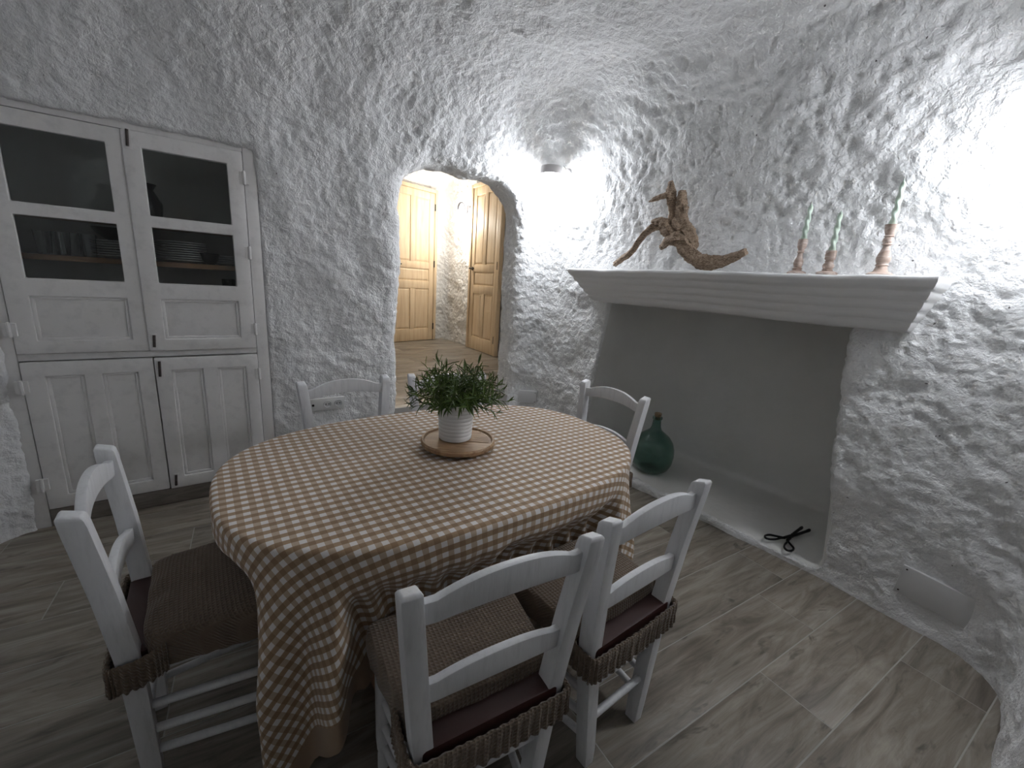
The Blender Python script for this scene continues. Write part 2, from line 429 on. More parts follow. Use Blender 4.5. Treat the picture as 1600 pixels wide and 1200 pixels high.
LBL = dict(wall_back='rough white plaster cave wall with an arched opening and a built-in cupboard', wall_right='rough white plaster cave wall around and above the fireplace',
           wall_left='rough white plaster cave wall at the left of the cupboard', wall_front='rough white plaster cave wall facing the archway', ceiling='vaulted rough white plaster cave ceiling',
           wall_hall='white plaster wall of the hall beyond the archway', fireplace_recess='smooth grey-white plaster recess of the fireplace under the mantel', ceiling_hall='white plaster ceiling of the hall beyond the archway')
for i, nm in enumerate(names):
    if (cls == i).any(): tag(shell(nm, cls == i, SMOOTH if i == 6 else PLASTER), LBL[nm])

# ------------------------------------------------------------------ floors
def tile_mesh(L, Wd, T=.012, g=.0022):
    return MB().box(g, L - g, g, Wd - g, -T, 0).build('tile', TILE, bevel=.0012)
def lay(floor, org, ang, rows, wid, L, inside, joints):
    proto = tile_mesh(L, wid); me = proto.data; bpy.data.objects.remove(proto)
    ca, sa = cos(ang), sin(ang)
    for r in rows:
        off = joints.get(r, (r * .37 * L + .13) % L)
        for k in range(-6, 7):
            s = off + k * L
            pts = [(org[0] + (s + a) * ca - (r * wid + b) * sa, org[1] + (s + a) * sa + (r * wid + b) * ca) for a in (0, L * .33, L * .66, L) for b in (0, wid)]
            if not any(inside(*p) for p in pts): continue
            o = bpy.data.objects.new('tile', me); col.objects.link(o); o.parent = floor
            o.location = (pts[0][0], pts[0][1], floor.get('top', 0)); o.rotation_euler = (0, 0, ang)
fl = MB().box(-1.15, 2.75, -1.6, 3.35, -.08, -.0012).build('floor', GROUT); fl['kind'] = 'structure'
fl['label'] = 'grey-beige wood-look tile floor of the dining room with pale grout lines'
ANG = radians(-4.6); ORG = (2.451, .408)
def inroom(x, y):
    return -1.0 < x < 2.6 and (-.2 < y < 3.03 or (y > -1.45 and x < 1.35)) or (1.1 < x < 2.3 and 3 < y < 3.1)
# distances along the tile direction from ORG to a cross joint, row by row
lay(fl, ORG, ANG, range(-9, 13), .252, 1.2, inroom, {0: -.36, -1: -.80, 3: -.33, 2: -.75, 1: -.12, -2: -.2, 4: -.9})
fl['top'] = 0
HZ = .40
fh = MB().box(.35, 3.6, 3.06, 7.0, .0, HZ - .0012).build('floor_hall', GROUT); fh['kind'] = 'structure'; fh['top'] = HZ
fh['label'] = 'pale wood-look tile floor of the raised hall beyond the archway'
lay(fh, (1.2, 3.07), radians(0), range(0, 15), .24, 1.2, lambda x, y: .4 < x < 3.55 and 3.05 < y < 6.9, {})
sp = MB().box(1.16, 2.20, 2.80, 3.075, -.01, .19).build('step_trim', SMOOTH, bevel=.02); sp['kind'] = 'structure'; sp['label'] = 'low plaster step at the foot of the archway'
sp.name = 'trim_1'

# ------------------------------------------------------------------ hall doors
def door(name, loc, rz, W, Hh, label, hinge_right=True):
    r = empty(name, loc, rz); tag(r, label, kind='structure')
    st = .095; mid = .085; zs = [(.0, .19), (.815, .93), (1.115, 1.215), (Hh - .10, Hh)]
    T = .02
    for a, b in ((0, st), (W - st, W)): MB().box(a, b, -T, T, 0, Hh).build('stile', PINE, r, bevel=.004)
    for a, b in zs: MB().box(st, W - st, -T, T, a, b).build('rail', PINE, r, bevel=.004)
    for a, b in ((.19, .815), (1.215, Hh - .10)):
        MB().box(W / 2 - mid / 2, W / 2 + mid / 2, -T, T, a, b).build('muntin', PINE, r, bevel=.004)
    def panel(x0, x1, z0, z1):
        m = MB().box(x0, x1, -.008, .008, z0, z1)
        i = .03; m.loft([[(x0 + .006, -.008, z0 + .006), (x1 - .006, -.008, z0 + .006), (x1 - .006, -.008, z1 - .006), (x0 + .006, -.008, z1 - .006)],
                         [(x0 + i, -.016, z0 + i), (x1 - i, -.016, z0 + i), (x1 - i, -.016, z1 - i), (x0 + i, -.016, z1 - i)]])
        m.build('panel', PINE, r)
    for a, b in ((.19, .815), (1.215, Hh - .10)):
        panel(st, W / 2 - mid / 2, a, b); panel(W / 2 + mid / 2, W - st, a, b)
    panel(st, W - st, .93, 1.115)
    cw = .055
    MB().box(-cw, -.004, -.035, .02, 0, Hh + cw).build('casing', PINE, r, bevel=.003)
    MB().box(W + .004, W + cw, -.035, .02, 0, Hh + cw).build('casing', PINE, r, bevel=.003)
    MB().box(-.004, W + .004, -.035, .02, Hh + .004, Hh + cw).build('casing', PINE, r, bevel=.003)
    hx = W + .004 if hinge_right else -.004
    for z in (.22, 1.2, Hh - .2): MB().lathe([(.009, -.05), (.009, .05)], 8, (hx, -.03, z)).build('hinge', BLACK, r)
    kx = .05 if hinge_right else W - .05; s = 1 if hinge_right else -1
    m = MB(); m.tube([(kx, -.02, 1.16), (kx, -.075, 1.16)], .011, 8); m.tube([(kx - s * .01, -.07, 1.16), (kx + s * .12, -.07, 1.16)], .009, 8)
    m.tube([(kx, -.02, 1.16), (kx, -.028, 1.16)], .026, 12); m.build('handle', BLACK, r, smooth=True)
    return r
a1 = radians(15)
door('door_1', (3.03 - .82 * cos(a1), 6.43 - .82 * sin(a1), HZ + .006), a1, .82, 2.24, 'pine panelled door beyond the archway with three black hinges on its right edge')
door('door_2', (3.245, 5.55, HZ + .006), radians(-93), .76, 2.24, 'pine panelled door next to the hall wall lamp, black lever handle by the lamp side')

# ------------------------------------------------------------------ mantel
def mantel():
    prof = [(-.02, 1.318)]                       # (outward offset, z)
    for i in range(41):
        t = i / 40; prof.append((.006 + .138 * t + .0095 * (abs(sin(pi * t * 4.5)) ** .7 - .5), 1.322 + .186 * t))
    prof += [(.15, 1.512), (.158, 1.525), (.158, 1.540), (.150, 1.547)]
    x0, x1, yl, yr = 2.425, 2.72, 2.30, .485
    rings = []
    for o, z in prof:
        L, R_ = yl + o * 1.0, yr - o * .52; X = x0 - o
        ring = [(x1, L, z)]
        for k in range(8): ring.append((x1 + (X - x1) * (k / 8.), L, z))
        for k in range(81):
            yy = L + (R_ - L) * k / 80; ring.append((X + .003 * sin(yy * 9 + z * 20) + .002 * sin(yy * 31 + z * 7), yy, z + .003 * sin(yy * 5.3) + .0015 * sin(yy * 23)))
        for k in range(1, 9): ring.append((X + (x1 - X) * (k / 8.), R_, z))
        rings.append(ring[1:])
    o = MB().loft(rings).build('mantel_shelf', MANTEL, smooth=True, angle=60)
    tag(o, 'long white fluted plaster mantel over the fireplace recess', 'mantel')
mantel()

# ------------------------------------------------------------------ built-in cupboard
def cupboard():
    Y = 3.0
    r = empty('built_in_cupboard', (-.26, Y, 0)); tag(r, 'built-in cupboard with white paint, four glazed panes and panelled doors below', 'cupboard')
    ox = .26
    def part(name, m, mat=CUPB, parent=r, **k): return m.build(name, mat, parent, **k)
    def B(m, x0, x1, y0, y1, z0, z1): return m.box(x0 + ox, x1 + ox, y0 - Y, y1 - Y, z0, z1)
    m = MB(); B(m, -.858, -.745, 2.988, 3.05, .0, 2.05); part('frame', m, bevel=.005)
    m = MB(); B(m, .248, .309, 2.988, 3.05, .1, 2.05); part('frame', m, bevel=.005)
    m = MB(); B(m, -.745, .248, 2.994, 3.05, 2.016, 2.05); part('frame', m, bevel=.005)
    m = MB(); B(m, -.745, .248, 2.998, 3.05, .888, .922); part('frame', m, bevel=.003)
    m = MB(); B(m, -.744, .308, 2.985, 3.05, .003, .098); part('plinth', m, PLINTH, bevel=.004)
    m = MB()
    B(m, -.796, .303, 3.43, 3.45, .1, 2.05); B(m, -.796, -.786, 3.05, 3.43, .1, 2.05); B(m, .285, .303, 3.05, 3.43, .1, 2.05); B(m, -.785, .285, 3.05, 3.43, 2.03, 2.05); B(m, -.785, .285, 3.05, 3.43, .1, .12)
    part('body', m, DARKIN)
    m = MB(); B(m, -.785, .285, 3.09, 3.43, 1.372, 1.398); part('shelf', m, SHELFW)
    m = MB(); B(m, -.785, .285, 3.09, 3.43, 1.58, 1.60); part('shelf', m, SHELFW)
    m = MB(); B(m, -.785, .285, 3.09, 3.43, 1.207, 1.229); part('shelf', m, SHELFW)
    def framed(x0, x1, z0, z1, holes, y0, y1):
        """Door leaf of stiles and rails around the given holes (same x range per column)."""
        m = MB(); xs = sorted({h[0] for h in holes} | {h[1] for h in holes} | {x0, x1}); zs = sorted({h[2] for h in holes} | {h[3] for h in holes} | {z0, z1})
        inh = lambda a, b: any(h[0] <= a <= h[1] and h[2] <= b <= h[3] for h in holes)
        grid = {}
        for i in range(len(xs) - 1):
            for j in range(len(zs) - 1): grid[i, j] = not inh((xs[i] + xs[i + 1]) / 2, (zs[j] + zs[j + 1]) / 2)
        vid = {}
        def v(i, j, k):
            if (i, j, k) not in vid: vid[i, j, k] = len(m.v); m.v.append((xs[i] + ox, (y0, y1)[k] - Y, zs[j]))
            return vid[i, j, k]
        for (i, j), s in grid.items():
            if not s: continue
            m.f.append((v(i, j, 0), v(i + 1, j, 0), v(i + 1, j + 1, 0), v(i, j + 1, 0))); m.f.append((v(i, j, 1), v(i, j + 1, 1), v(i + 1, j + 1, 1), v(i + 1, j, 1)))
            for (di, dj, a, b) in ((-1, 0, (i, j), (i, j + 1)), (1, 0, (i + 1, j), (i + 1, j + 1)), (0, -1, (i, j), (i + 1, j)), (0, 1, (i, j + 1), (i + 1, j + 1))):
                if not grid.get((i + di, j + dj), False): m.f.append((v(*a, 0), v(*b, 0), v(*b, 1), v(*a, 1)))
        return m
    def panel(x0, x1, z0, z1, y, d):
        m = MB(); B(m, x0 - .008, x1 + .008, y, y + .012, z0 - .008, z1 + .008)
        # soft moulding around the panel
        w_ = .014
        for a in ((x0 - .002, x1 + .002, z0 - .002, z0 + w_), (x0 - .002, x1 + .002, z1 - w_, z1 + .002), (x0 - .002, x0 + w_, z0, z1), (x1 - w_, x1 + .002, z0, z1)):
            B(m, a[0], a[1], y - .009, y + .004, a[2], a[3])
        return part('panel', m, CUPB, d, bevel=.005)
    def hinge(x, z, d, s=1):
        m = MB(); m.lathe([(.004, -.037), (.0075, -.034), (.0075, .034), (.004, .037)], 8, (x + ox, 2.961 - Y, z)); B(m, x - .022, x + .022, 2.9625, 2.981, z - .03, z + .03)
        part('hinge', m, CUPB, d, smooth=True)
    def latch(x, z0, z1, d, yy):
        m = MB(); B(m, x - .014, x + .014, yy - .003, yy, z0, z1); part('latch_plate', m, CUPB, d, bevel=.001)
        m = MB(); m.tube([(x + ox - .003, yy - .006 - Y, z0 + .012), (x + ox + .002, yy - .007 - Y, z1 - .008)], .0065, 6); m.tube([(x + ox, yy - .004 - Y, (z0 + z1) / 2), (x + ox, yy - .016 - Y, (z0 + z1) / 2)], .004, 6)
        part('latch_bolt', m, RUST, d, smooth=True)
    # upper doors
    for side, (x0, x1, ha, hb, y0) in enumerate(((-.742, -.252, -.664, -.317, 2.978), (-.254, .244, -.181, .170, 2.966))):
        holes = [(ha, hb, 1.625, 1.940), (ha, hb, 1.287, 1.568), (ha, hb, .988, 1.203)]
        d = part('upper_door', framed(x0, x1, .925, 2.012, holes, y0, 3.008), bevel=.007)
        for h in holes[:2]:
            m = MB(); B(m, h[0] - .006, h[1] + .006, 2.994, 2.997, h[2] - .006, h[3] + .006); part('pane', m, PANE, d)
        h = holes[2]; panel(h[0], h[1], h[2], h[3], y0 + .018, d)
        for z in ((1.88, 1.48, 1.04) if side else (1.88, 1.48, 1.045)): hinge(.246 if side else -.744, z, d)
        if side: latch(-.229, 1.925, 2.02, d, y0); latch(-.229, .935, 1.02, d, y0)
    for side, (x0, x1, cols, y0) in enumerate(((-.742, -.247, ((-.662, -.526), (-.457, -.316)), 2.978), (-.243, .245, ((-.172, -.031), (.042, .180)), 2.970))):
        holes = [(a, b, .172, .812) for a, b in cols]
        d = part('lower_door', framed(x0, x1, .102, .884, holes, y0, 3.006), bevel=.007)
        for h in holes: panel(h[0], h[1], h[2], h[3], y0 + .018, d)
        for z in (.765, .25): hinge(.248 if side else -.744, z, d)
        if side: latch(-.222, .77, .875, d, y0); latch(-.214, .11, .195, d, y0)
cupboard()
# crockery inside
GLASSM, _t, _b = nmat('drinking_glass', (.9, .92, .92), .03, Transmission_Weight=1.0, IOR=1.45)
def tumbler(x, y, z, label):
    h = .115
    o = MB().lathe([(.0, .0), (.026, .0), (.034, h), (.032, h), (.0245, .008), (.0, .008)], 20, cap=False).build('drinking_glass', GLASSM, smooth=True)
    o.location = (x, y, z); tag(o, label, 'glass', 'tumblers on the cupboard shelf'); return o
for i, (gx, gy) in enumerate(((-.625, 3.20), (-.553, 3.17), (-.605, 3.275), (-.528, 3.25), (-.455, 3.155), (-.475, 3.33))):
    tumbler(gx, gy, 1.3985, 'clear tall drinking glass in the pair beside the plate stack' if i > 3 else 'clear tall drinking glass in the cluster on the cupboard shelf')
def plates(x, y, z, n, r, dz, label, group):
    p = MB().lathe([(0, .002), (r * .55, 0), (r * .62, .003), (r, .014), (r, .018), (r * .6, .008), (0, .007)], 32, cap=False).build('dinner_plate', PORC, smooth=True)
    for i in range(n):
        o = p if i == 0 else copy_tree(p)
        o.location = (x, y, z + i * dz); tag(o, label, 'plate', group)
plates(-.335, 3.24, 1.3985, 7, .125, .0125, 'white plate in the stack beside the drinking glasses', 'plates beside the drinking glasses')
plates(-.075, 3.25, 1.3985, 9, .12, .0125, 'white plate in the tall stack behind the right-hand glazed door', 'plates in the tall stack')
plates(.165, 3.24, 1.3985, 4, .11, .013, 'white plate in the low stack at the hinge side of the glazed door', 'plates in the low stack')
def bowl(x, y, z, r, label, mat):
    o = MB().lathe([(0, .0), (r * .4, .0), (r * .8, .03), (r, .065), (r * .96, .065), (r * .75, .034), (r * .3, .008), (0, .008)], 32, cap=False).build('bowl', mat, smooth=True)
    o.location = (x, y, z); tag(o, label, 'bowl')
bowl(.06, 3.16, 1.3985, .05, 'small dark bowl on the shelf between the plate stacks', CLAY)
bowl(-.335, 3.24, 1.3985 + 7 * .0125 + .006, .115, 'wide dark bowl on top of the plate stack beside the glasses', CLAY)
o = MB().lathe([(0, 0), (.05, 0), (.075, .05), (.08, .11), (.055, .16), (.045, .18), (.062, .21), (.055, .21), (.04, .18), (0, .17)], 28, cap=False).build('jug', CLAY, smooth=True)
o.location = (-.215, 3.26, 1.6005); tag(o, 'dark clay jug behind the upper glass pane of the cupboard', 'jug')
o = MB().lathe([(0, 0), (.032, 0), (.036, .09), (.033, .09), (.029, .006), (0, .006)], 20, cap=False).build('mug', nmat('black_glass', (.01, .01, .01), .08)[0], smooth=True)
o.location = (.14, 3.17, 1.23); tag(o, 'small black glossy cup under the plate shelf', 'cup')

# ------------------------------------------------------------------ chairs
def chair_proto():
    r = empty('dining_chair')
    # local: rear posts stand at y=0, seat reaches towards +y
    H_ = .885
    def post(s):
        st = [(0, .120, .000, .018, .020), (.06, .124, .0, .020, .022), (.42, .164, .000, .0225, .024), (.47, .169, -.002, .0225, .024), (.66, .187, -.018, .022, .0235), (.85, .205, -.040, .021, .0225)]
        rings = []
        for z, x, y, w_, d_ in st: rings.append([(s * x + a * w_, y + b * d_, z) for a, b in ((-1, -1), (1, -1), (1, 1), (-1, 1))])
        x, y, w_, d_ = .2075, -.043, .0205, .022
        rings.append([(s * x + a * w_, y + b * d_, .868 + (.012 if b < 0 else .0)) for a, b in ((-1, -1), (1, -1), (1, 1), (-1, 1))])
        rings.append([(s * x + a * w_ * .8, y + b * d_ * .75, .876 + (.010 if b < 0 else .0)) for a, b in ((-1, -1), (1, -1), (1, 1), (-1, 1))])
        return MB().loft(rings).build('rear_leg', WHITE, r, bevel=.005)
    post(-1); post(1)
    def slat(z0, z1, arch, xh, y, name, bow=.016):
        rings = []; n_ = 20
        for i in range(n_ + 1):
            t = i / n_ * 2 - 1; xx = t * xh; k = max(0, 1 - (abs(t) / .82) ** 2.2); yy = y - bow * (1 - t * t)
            zt = z1 + arch * k; zb = z0 + arch * .42 * k
            rings.append([(xx, yy - .010, zb), (xx, yy + .010, zb), (xx, yy + .010, zt), (xx, yy - .010, zt)])
        return MB().loft(rings).build(name, WHITE, r, bevel=.004)
    slat(.797, .845, .036, .196, -.034, 'top_slat'); slat(.582, .630, .024, .178, -.012, 'lower_slat', .012)
    FY = .305
    for s in (-1, 1):
        m = MB(); xf = s * .175
        m.lathe([(.013, 0), (.0165, .004), (.0165, .05), (.0135, .058), (.0175, .072), (.021, .12), (.022, .30), (.022, .44), (.018, .446)], 14, (xf, FY, 0))
        m.build('front_leg', WHITE, r, smooth=True)
        for z, in ((.255,), (.165,), (.085,)):
            xr_ = s * (.120 + .10 * z)
            m = MB(); m.tube([(xr_, .005, z + .012), (xf, FY, z)], .0115, 10); m.build('stretcher', WHITE, r, smooth=True)
    for z in (.30, .165):
        xx = .118 + .1 * z; m = MB(); m.tube([(-xx, 0, z), (xx, 0, z)], .0115, 10); m.build('stretcher', WHITE, r, smooth=True)
    for z in (.30, .17):
        m = MB(); m.tube([(-.175, FY, z), (.175, FY, z)], .0125, 10); m.build('stretcher', WHITE, r, smooth=True)
    m = MB()
    for a, b in (((-.165, 0), (-.175, FY)), ((.165, 0), (.175, FY)), ((-.165, .0), (.165, .0)), ((-.175, FY), (.175, FY))):
        m.tube([(*a, .40), (*b, .40)], .017, 10)
    m.build('seat_frame', WHITE, r, smooth=True)
    # maroon pad: trapezoid
    def trap(z, wr, wf, y0, y1): return [(-wr, y0, z), (wr, y0, z), (wf, y1, z), (-wf, y1, z)]
    MB().loft([trap(.418, .172, .200, -.028, .325), trap(.463, .172, .200, -.028, .325)]).build('seat_pad', MAROON, r, bevel=.010)
    # fabric cover
    rg = np.random.default_rng(3)
    nu, nv = 56, 22
    y0, y1 = .028, .338
    vs = []; 
    def cover_pt(th, q):
        # th round the outline, q 0 centre .. 1 edge of top .. 2 hem
        ex = 10
        c_, s_ = cos(th), sin(th); rr = 1 / ((abs(c_) ** ex + abs(s_) ** ex) ** (1 / ex)); lx, ly = c_ * rr, s_ * rr
        qq = min(q, 1.0)
        yy = (y0 + y1) / 2 + ly * qq * (y1 - y0) / 2; wd = .185 + .035 * (yy - y0) / (y1 - y0)
        xx = lx * qq * wd
        zz = .499 + .006 * (1 - qq ** 2.5)
        if q > .85: e = (min(q, 1.0) - .85) / .15; zz -= .006 * e ** 3
        if q > 1:
            e = q - 1; rear = max(0, -s_); depth = .088 * (1 - .55 * rear ** 6); zz = .4995 - .006 - depth * e
            o_ = 1 + .012 * sin(th * 17 + 2 * sin(th * 5)) * e
            yy = (y0 + y1) / 2 + (yy - (y0 + y1) / 2) * o_ + (.006 * e * s_ if s_ < 0 else 0); xx *= o_ + .02 * sin(e * pi)
        wr = .0035 * sin(14 * xx + 38 * yy + 2 * sin(21 * yy)) * max(0, (yy - .22) * 6) * (q < 1.2) + .004 * sin(70 * yy + 6 * sin(9 * xx)) * max(0, 1 - (yy - y0) * 14) * (q < 1.3)
        return (xx, yy, zz + wr)
    qs = [0, .2, .4, .55, .7, .8, .88, .94, .98, 1.0, 1.08, 1.18, 1.3, 1.45, 1.6, 1.75, 1.9, 2.0]
    nt = 96
    rings = [[cover_pt(2 * pi * j / nt + .01, max(q, .01)) for j in range(nt)] for q in qs]
    m = MB().loft(rings, cap=False); m.f.append(tuple(range(nt)))
    cov = m.build('seat_cover', WAFFLE, r, smooth=True, angle=80)
    # gathered strip round the rear corners
    path = cr([(-.204, .075), (-.203, .04), (-.201, -.02), (-.186, -.042), (-.10, -.044), (0, -.046), (.10, -.044), (.186, -.042), (.201, -.02), (.203, .04), (.204, .075)], 16)
    rings = []
    zz = [(.000, .462), (.004, .458), (.005, .44), (.003, .42), (.004, .40), (.005, .385), (.000, .378), (-.006, .380), (-.006, .44), (-.006, .458)]
    for i, p in enumerate(path):
        a = path[max(i - 1, 0)]; b = path[min(i + 1, len(path) - 1)]; t_ = b - a; t_ /= np.linalg.norm(t_); nn = np.array((t_[1], -t_[0]))
        wv = .0040 * sin(i * 1.45 + .8 * sin(i * .37)); sag = -.010 * sin(pi * i / (len(path) - 1)) ** 4
        edge = max(0, 1 - min(i, len(path) - 1 - i) / 24)
        rings.append([(p[0] + nn[0] * (o_ + wv * (.4 + .6 * (.462 - z_) / .08)), p[1] + nn[1] * (o_ + wv * (.4 + .6 * (.462 - z_) / .08)), z_ + sag + .025 * edge + .003 * sin(i * .9) * (z_ < .39)) for o_, z_ in zz])
    MB().loft(rings).build('gathered_hem', WAFFLE, cov, smooth=True, angle=70)
    return r
CH = chair_proto()
CHAIRS = [  # x, y of the rear feet centre, facing angle (0 = +y), label
    (.462, .622, radians(-6), 'white chair with brown waffle cover, between the chair by the tongs and the cloth corner'),
    (.958, .628, radians(1.5), 'white chair with brown seat cover standing nearest the fire tongs'),
    (-.222, 1.385, radians(-90), 'white chair with brown seat cover at the rounded table end by the cupboard'),
    (.560, 2.135, radians(183), 'white chair in front of the wall sockets, only its back showing above the cloth'),
    (1.10, 2.08, radians(168), 'white chair in front of the archway, mostly hidden behind the potted plant'),
    (1.765, 1.495, radians(92), 'white chair standing in front of the green glass demijohn'),
]
for i, (x_, y_, a_, lb) in enumerate(CHAIRS):
    c_ = CH if i == 0 else copy_tree(CH)
    c_.location = (x_, y_, .001); c_.rotation_euler = (0, 0, a_)
    tag(c_, lb, 'chair', 'white dining chairs round the table')

# ------------------------------------------------------------------ table and cloth
TC = (.757, 1.40); TA, TB, TE, TZ = .777, .52, 2.6, .752
def outline(n_=720, a=TA, b=TB):
    th = np.linspace(0, 2 * pi, n_, endpoint=False); c_, s_ = np.cos(th), np.sin(th)
    return np.stack([a * np.sign(c_) * np.abs(c_) ** (2 / TE), b * np.sign(s_) * np.abs(s_) ** (2 / TE)], 1)
tb = empty('dining_table', (*TC, 0)); tag(tb, 'oval dining table hidden under the gingham tablecloth', 'table')
ol = outline(96, TA - .006, TB - .006)
MB().loft([[(p[0], p[1], z) for p in ol] for z in (TZ - .032, TZ - .003)]).build('table_top', SHELFW, tb)
for sx in (-1, 1):
    for sy in (-1, 1):
        MB().loft([[(sx * .36 + a * w_, sy * .20 + b * w_, z) for a, b in ((-1, -1), (1, -1), (1, 1), (-1, 1))] for z, w_ in ((.001, .025), (TZ - .032, .035))]).build('leg', SHELFW, tb, bevel=.004)
def cloth():
    hu, hv = 1.215, .945; du = .0125
    us = np.arange(-hu, hu + 1e-6, 2 * hu / round(2 * hu / du)); vs = np.arange(-hv, hv + 1e-6, 2 * hv / round(2 * hv / du))
    UU, VV = np.meshgrid(us, vs, indexing='ij'); u = UU.ravel(); v = VV.ravel()
    O = outline(1440); e = np.roll(O, -1, 0) - np.roll(O, 1, 0); nrm = np.stack([e[:, 1], -e[:, 0]], 1); nrm /= np.linalg.norm(nrm, axis=1, keepdims=True)
    s = np.concatenate([[0], np.cumsum(np.linalg.norm(np.diff(O, axis=0), axis=1))])
    r_ = (np.abs(u / TA) ** TE + np.abs(v / TB) ** TE) ** (1 / TE)
    X = u.copy(); Y = v.copy(); Z = np.full(len(u), TZ + .003)
    P0 = np.stack([u, v, np.zeros_like(u)], 1)
    Z += .0010 * perlin(P0, .09, 21)
    out = np.where(r_ > 1)[0]
    # signed distance for those near/outside
    bi = np.zeros(len(out), int); bd = np.zeros(len(out))
    for k in range(0, len(out), 2000):
        idx = out[k:k + 2000]; dx = u[idx][:, None] - O[None, :, 0]; dy = v[idx][:, None] - O[None, :, 1]; d2 = dx * dx + dy * dy
        j = d2.argmin(1); bi[k:k + 2000] = j; bd[k:k + 2000] = np.sqrt(d2[np.arange(len(idx)), j])
    d = bd; S = s[bi]; per = s[-1]
    R0 = .014
    arc = np.minimum(d, R0 * pi / 2) / R0
    off = R0 * np.sin(arc); drop = R0 * (1 - np.cos(arc)) + np.maximum(d - R0 * pi / 2, 0)
    # folds: stronger further down, strongest on the rounded corners
    Oc = O[bi]; corner = (np.abs(Oc[:, 0] / TA) * np.abs(Oc[:, 1] / TB)); corner = np.clip(corner / .58, 0, 1)
    A = sstep(.03, .45, d) * (.019 + .028 * corner)
    ph = S / per * 2 * pi
    wob = np.sin(ph * 16 + 1.6 * np.sin(ph * 5)) * .65 + np.sin(ph * 29 + 2 * np.sin(ph * 7) + .6) * .35
    off = off + A * (wob + .25) + sstep(.05, .5, d) * .010
    off += .010 * perlin(np.stack([S, d * .6, np.zeros_like(d)], 1), .08, 22) * sstep(.02, .12, d)
    X[out] = Oc[:, 0] + nrm[bi, 0] * off; Y[out] = Oc[:, 1] + nrm[bi, 1] * off; Z[out] = TZ + .003 - drop
    # the seats push the hanging cloth inwards
    X += TC[0]; Y += TC[1]
    for (cx_, cy_, ca, _) in CHAIRS:
        lx = (X - cx_) * cos(ca) + (Y - cy_) * sin(ca); ly = -(X - cx_) * sin(ca) + (Y - cy_) * cos(ca)
        want = .358 + .034 * np.sin(lx * 34 + 9 * (Z - .5)) ** 2
        wz = 1 - sstep(.50, .69, Z); wx = 1 - sstep(.225, .30, np.abs(lx))
        push = np.maximum(want - ly, 0) * wz * wx * (ly > -.4)
        X += -sin(ca) * push; Y += cos(ca) * push
    Z = np.maximum(Z, .012)
    nu_, nv_ = len(us), len(vs)
    I = np.arange(nu_ * nv_).reshape(nu_, nv_)
    q = np.stack([I[:-1, :-1], I[1:, :-1], I[1:, 1:], I[:-1, 1:]], -1).reshape(-1, 4)
    me = bpy.data.meshes.new('tablecloth'); co_ = np.stack([X - TC[0], Y - TC[1], Z], 1).astype(np.float32)
    me.vertices.add(len(co_)); me.vertices.foreach_set('co', co_.ravel()); me.loops.add(q.size); me.loops.foreach_set('vertex_index', q.astype(np.int32).ravel())
    me.polygons.add(len(q)); me.polygons.foreach_set('loop_start', np.arange(0, q.size, 4, dtype=np.int32)); me.update(calc_edges=True); me.validate()
    uvl = me.uv_layers.new(name='UVMap'); uvs = np.stack([u, v], 1)[q.ravel()].astype(np.float32); uvl.data.foreach_set('uv', uvs.ravel())
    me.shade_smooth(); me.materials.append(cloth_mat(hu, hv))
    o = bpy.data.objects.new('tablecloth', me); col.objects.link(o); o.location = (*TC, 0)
    sm = o.modifiers.new('subdivision', 'SUBSURF'); sm.levels = 1; sm.render_levels = 1
    tag(o, 'tan and white gingham tablecloth draped over the oval table', 'tablecloth')
cloth()
CT = TZ + .0045
# ------------------------------------------------------------------ tray, pot and plant
tr = empty('serving_tray', (.792, 1.410, CT), radians(-36)); tr.scale = (1.08, 1.08, 1); tag(tr, 'round grooved wooden serving tray under the potted plant', 'tray')
m = MB().lathe([(0, .012), (.128, .012), (.136, .016), (.138, .030), (.134, .037), (.128, .037), (.123, .030), (.0, .030)], 64, cap=False)
m.build('tray_disc', TRAYW, tr, smooth=True, angle=35)
for k in range(-2, 9):
    yy = .012 * k; L = sqrt(.118 ** 2 - yy * yy)
    if k > -2: MB().box(.03, L - .002, yy - .0046, yy + .0046, .0295, .0322).build('rib', TRAYW, tr, bevel=.0006)
for a in (-50, 70, 190): MB().box(-.012, .012, -.010, .010, 0, .0135).build('foot', TRAYW, tr, bevel=.002).location = (.112 * cos(radians(a - 4)), .112 * sin(radians(a - 4)), 0)
pt = empty('potted_plant', (.790, 1.432, CT + .0324)); pt.scale = (1.12, 1.12, 1.22); tag(pt, 'bushy green grass plant in a ribbed white pot on the tray', 'plant')
prof = [(0, 0), (.056, 0), (.0585, .003)]
for i in range(9):
    z0 = .006 + i * .0125; rr = .0585 + i * .0007
    prof += [(rr - .0006, z0), (rr + .0008, z0 + .003), (rr + .0008, z0 + .009), (rr - .0006, z0 + .0118)]
prof += [(.0655, .123), (.062, .123), (.061, .105), (0, .105)]
MB().lathe(prof, 48, cap=False).build('pot', POTW, pt, smooth=True, angle=50)
MB().lathe([(0, .1065), (.04, .108), (.0605, .1065)], 24, cap=False).build('soil', SOIL, pt)
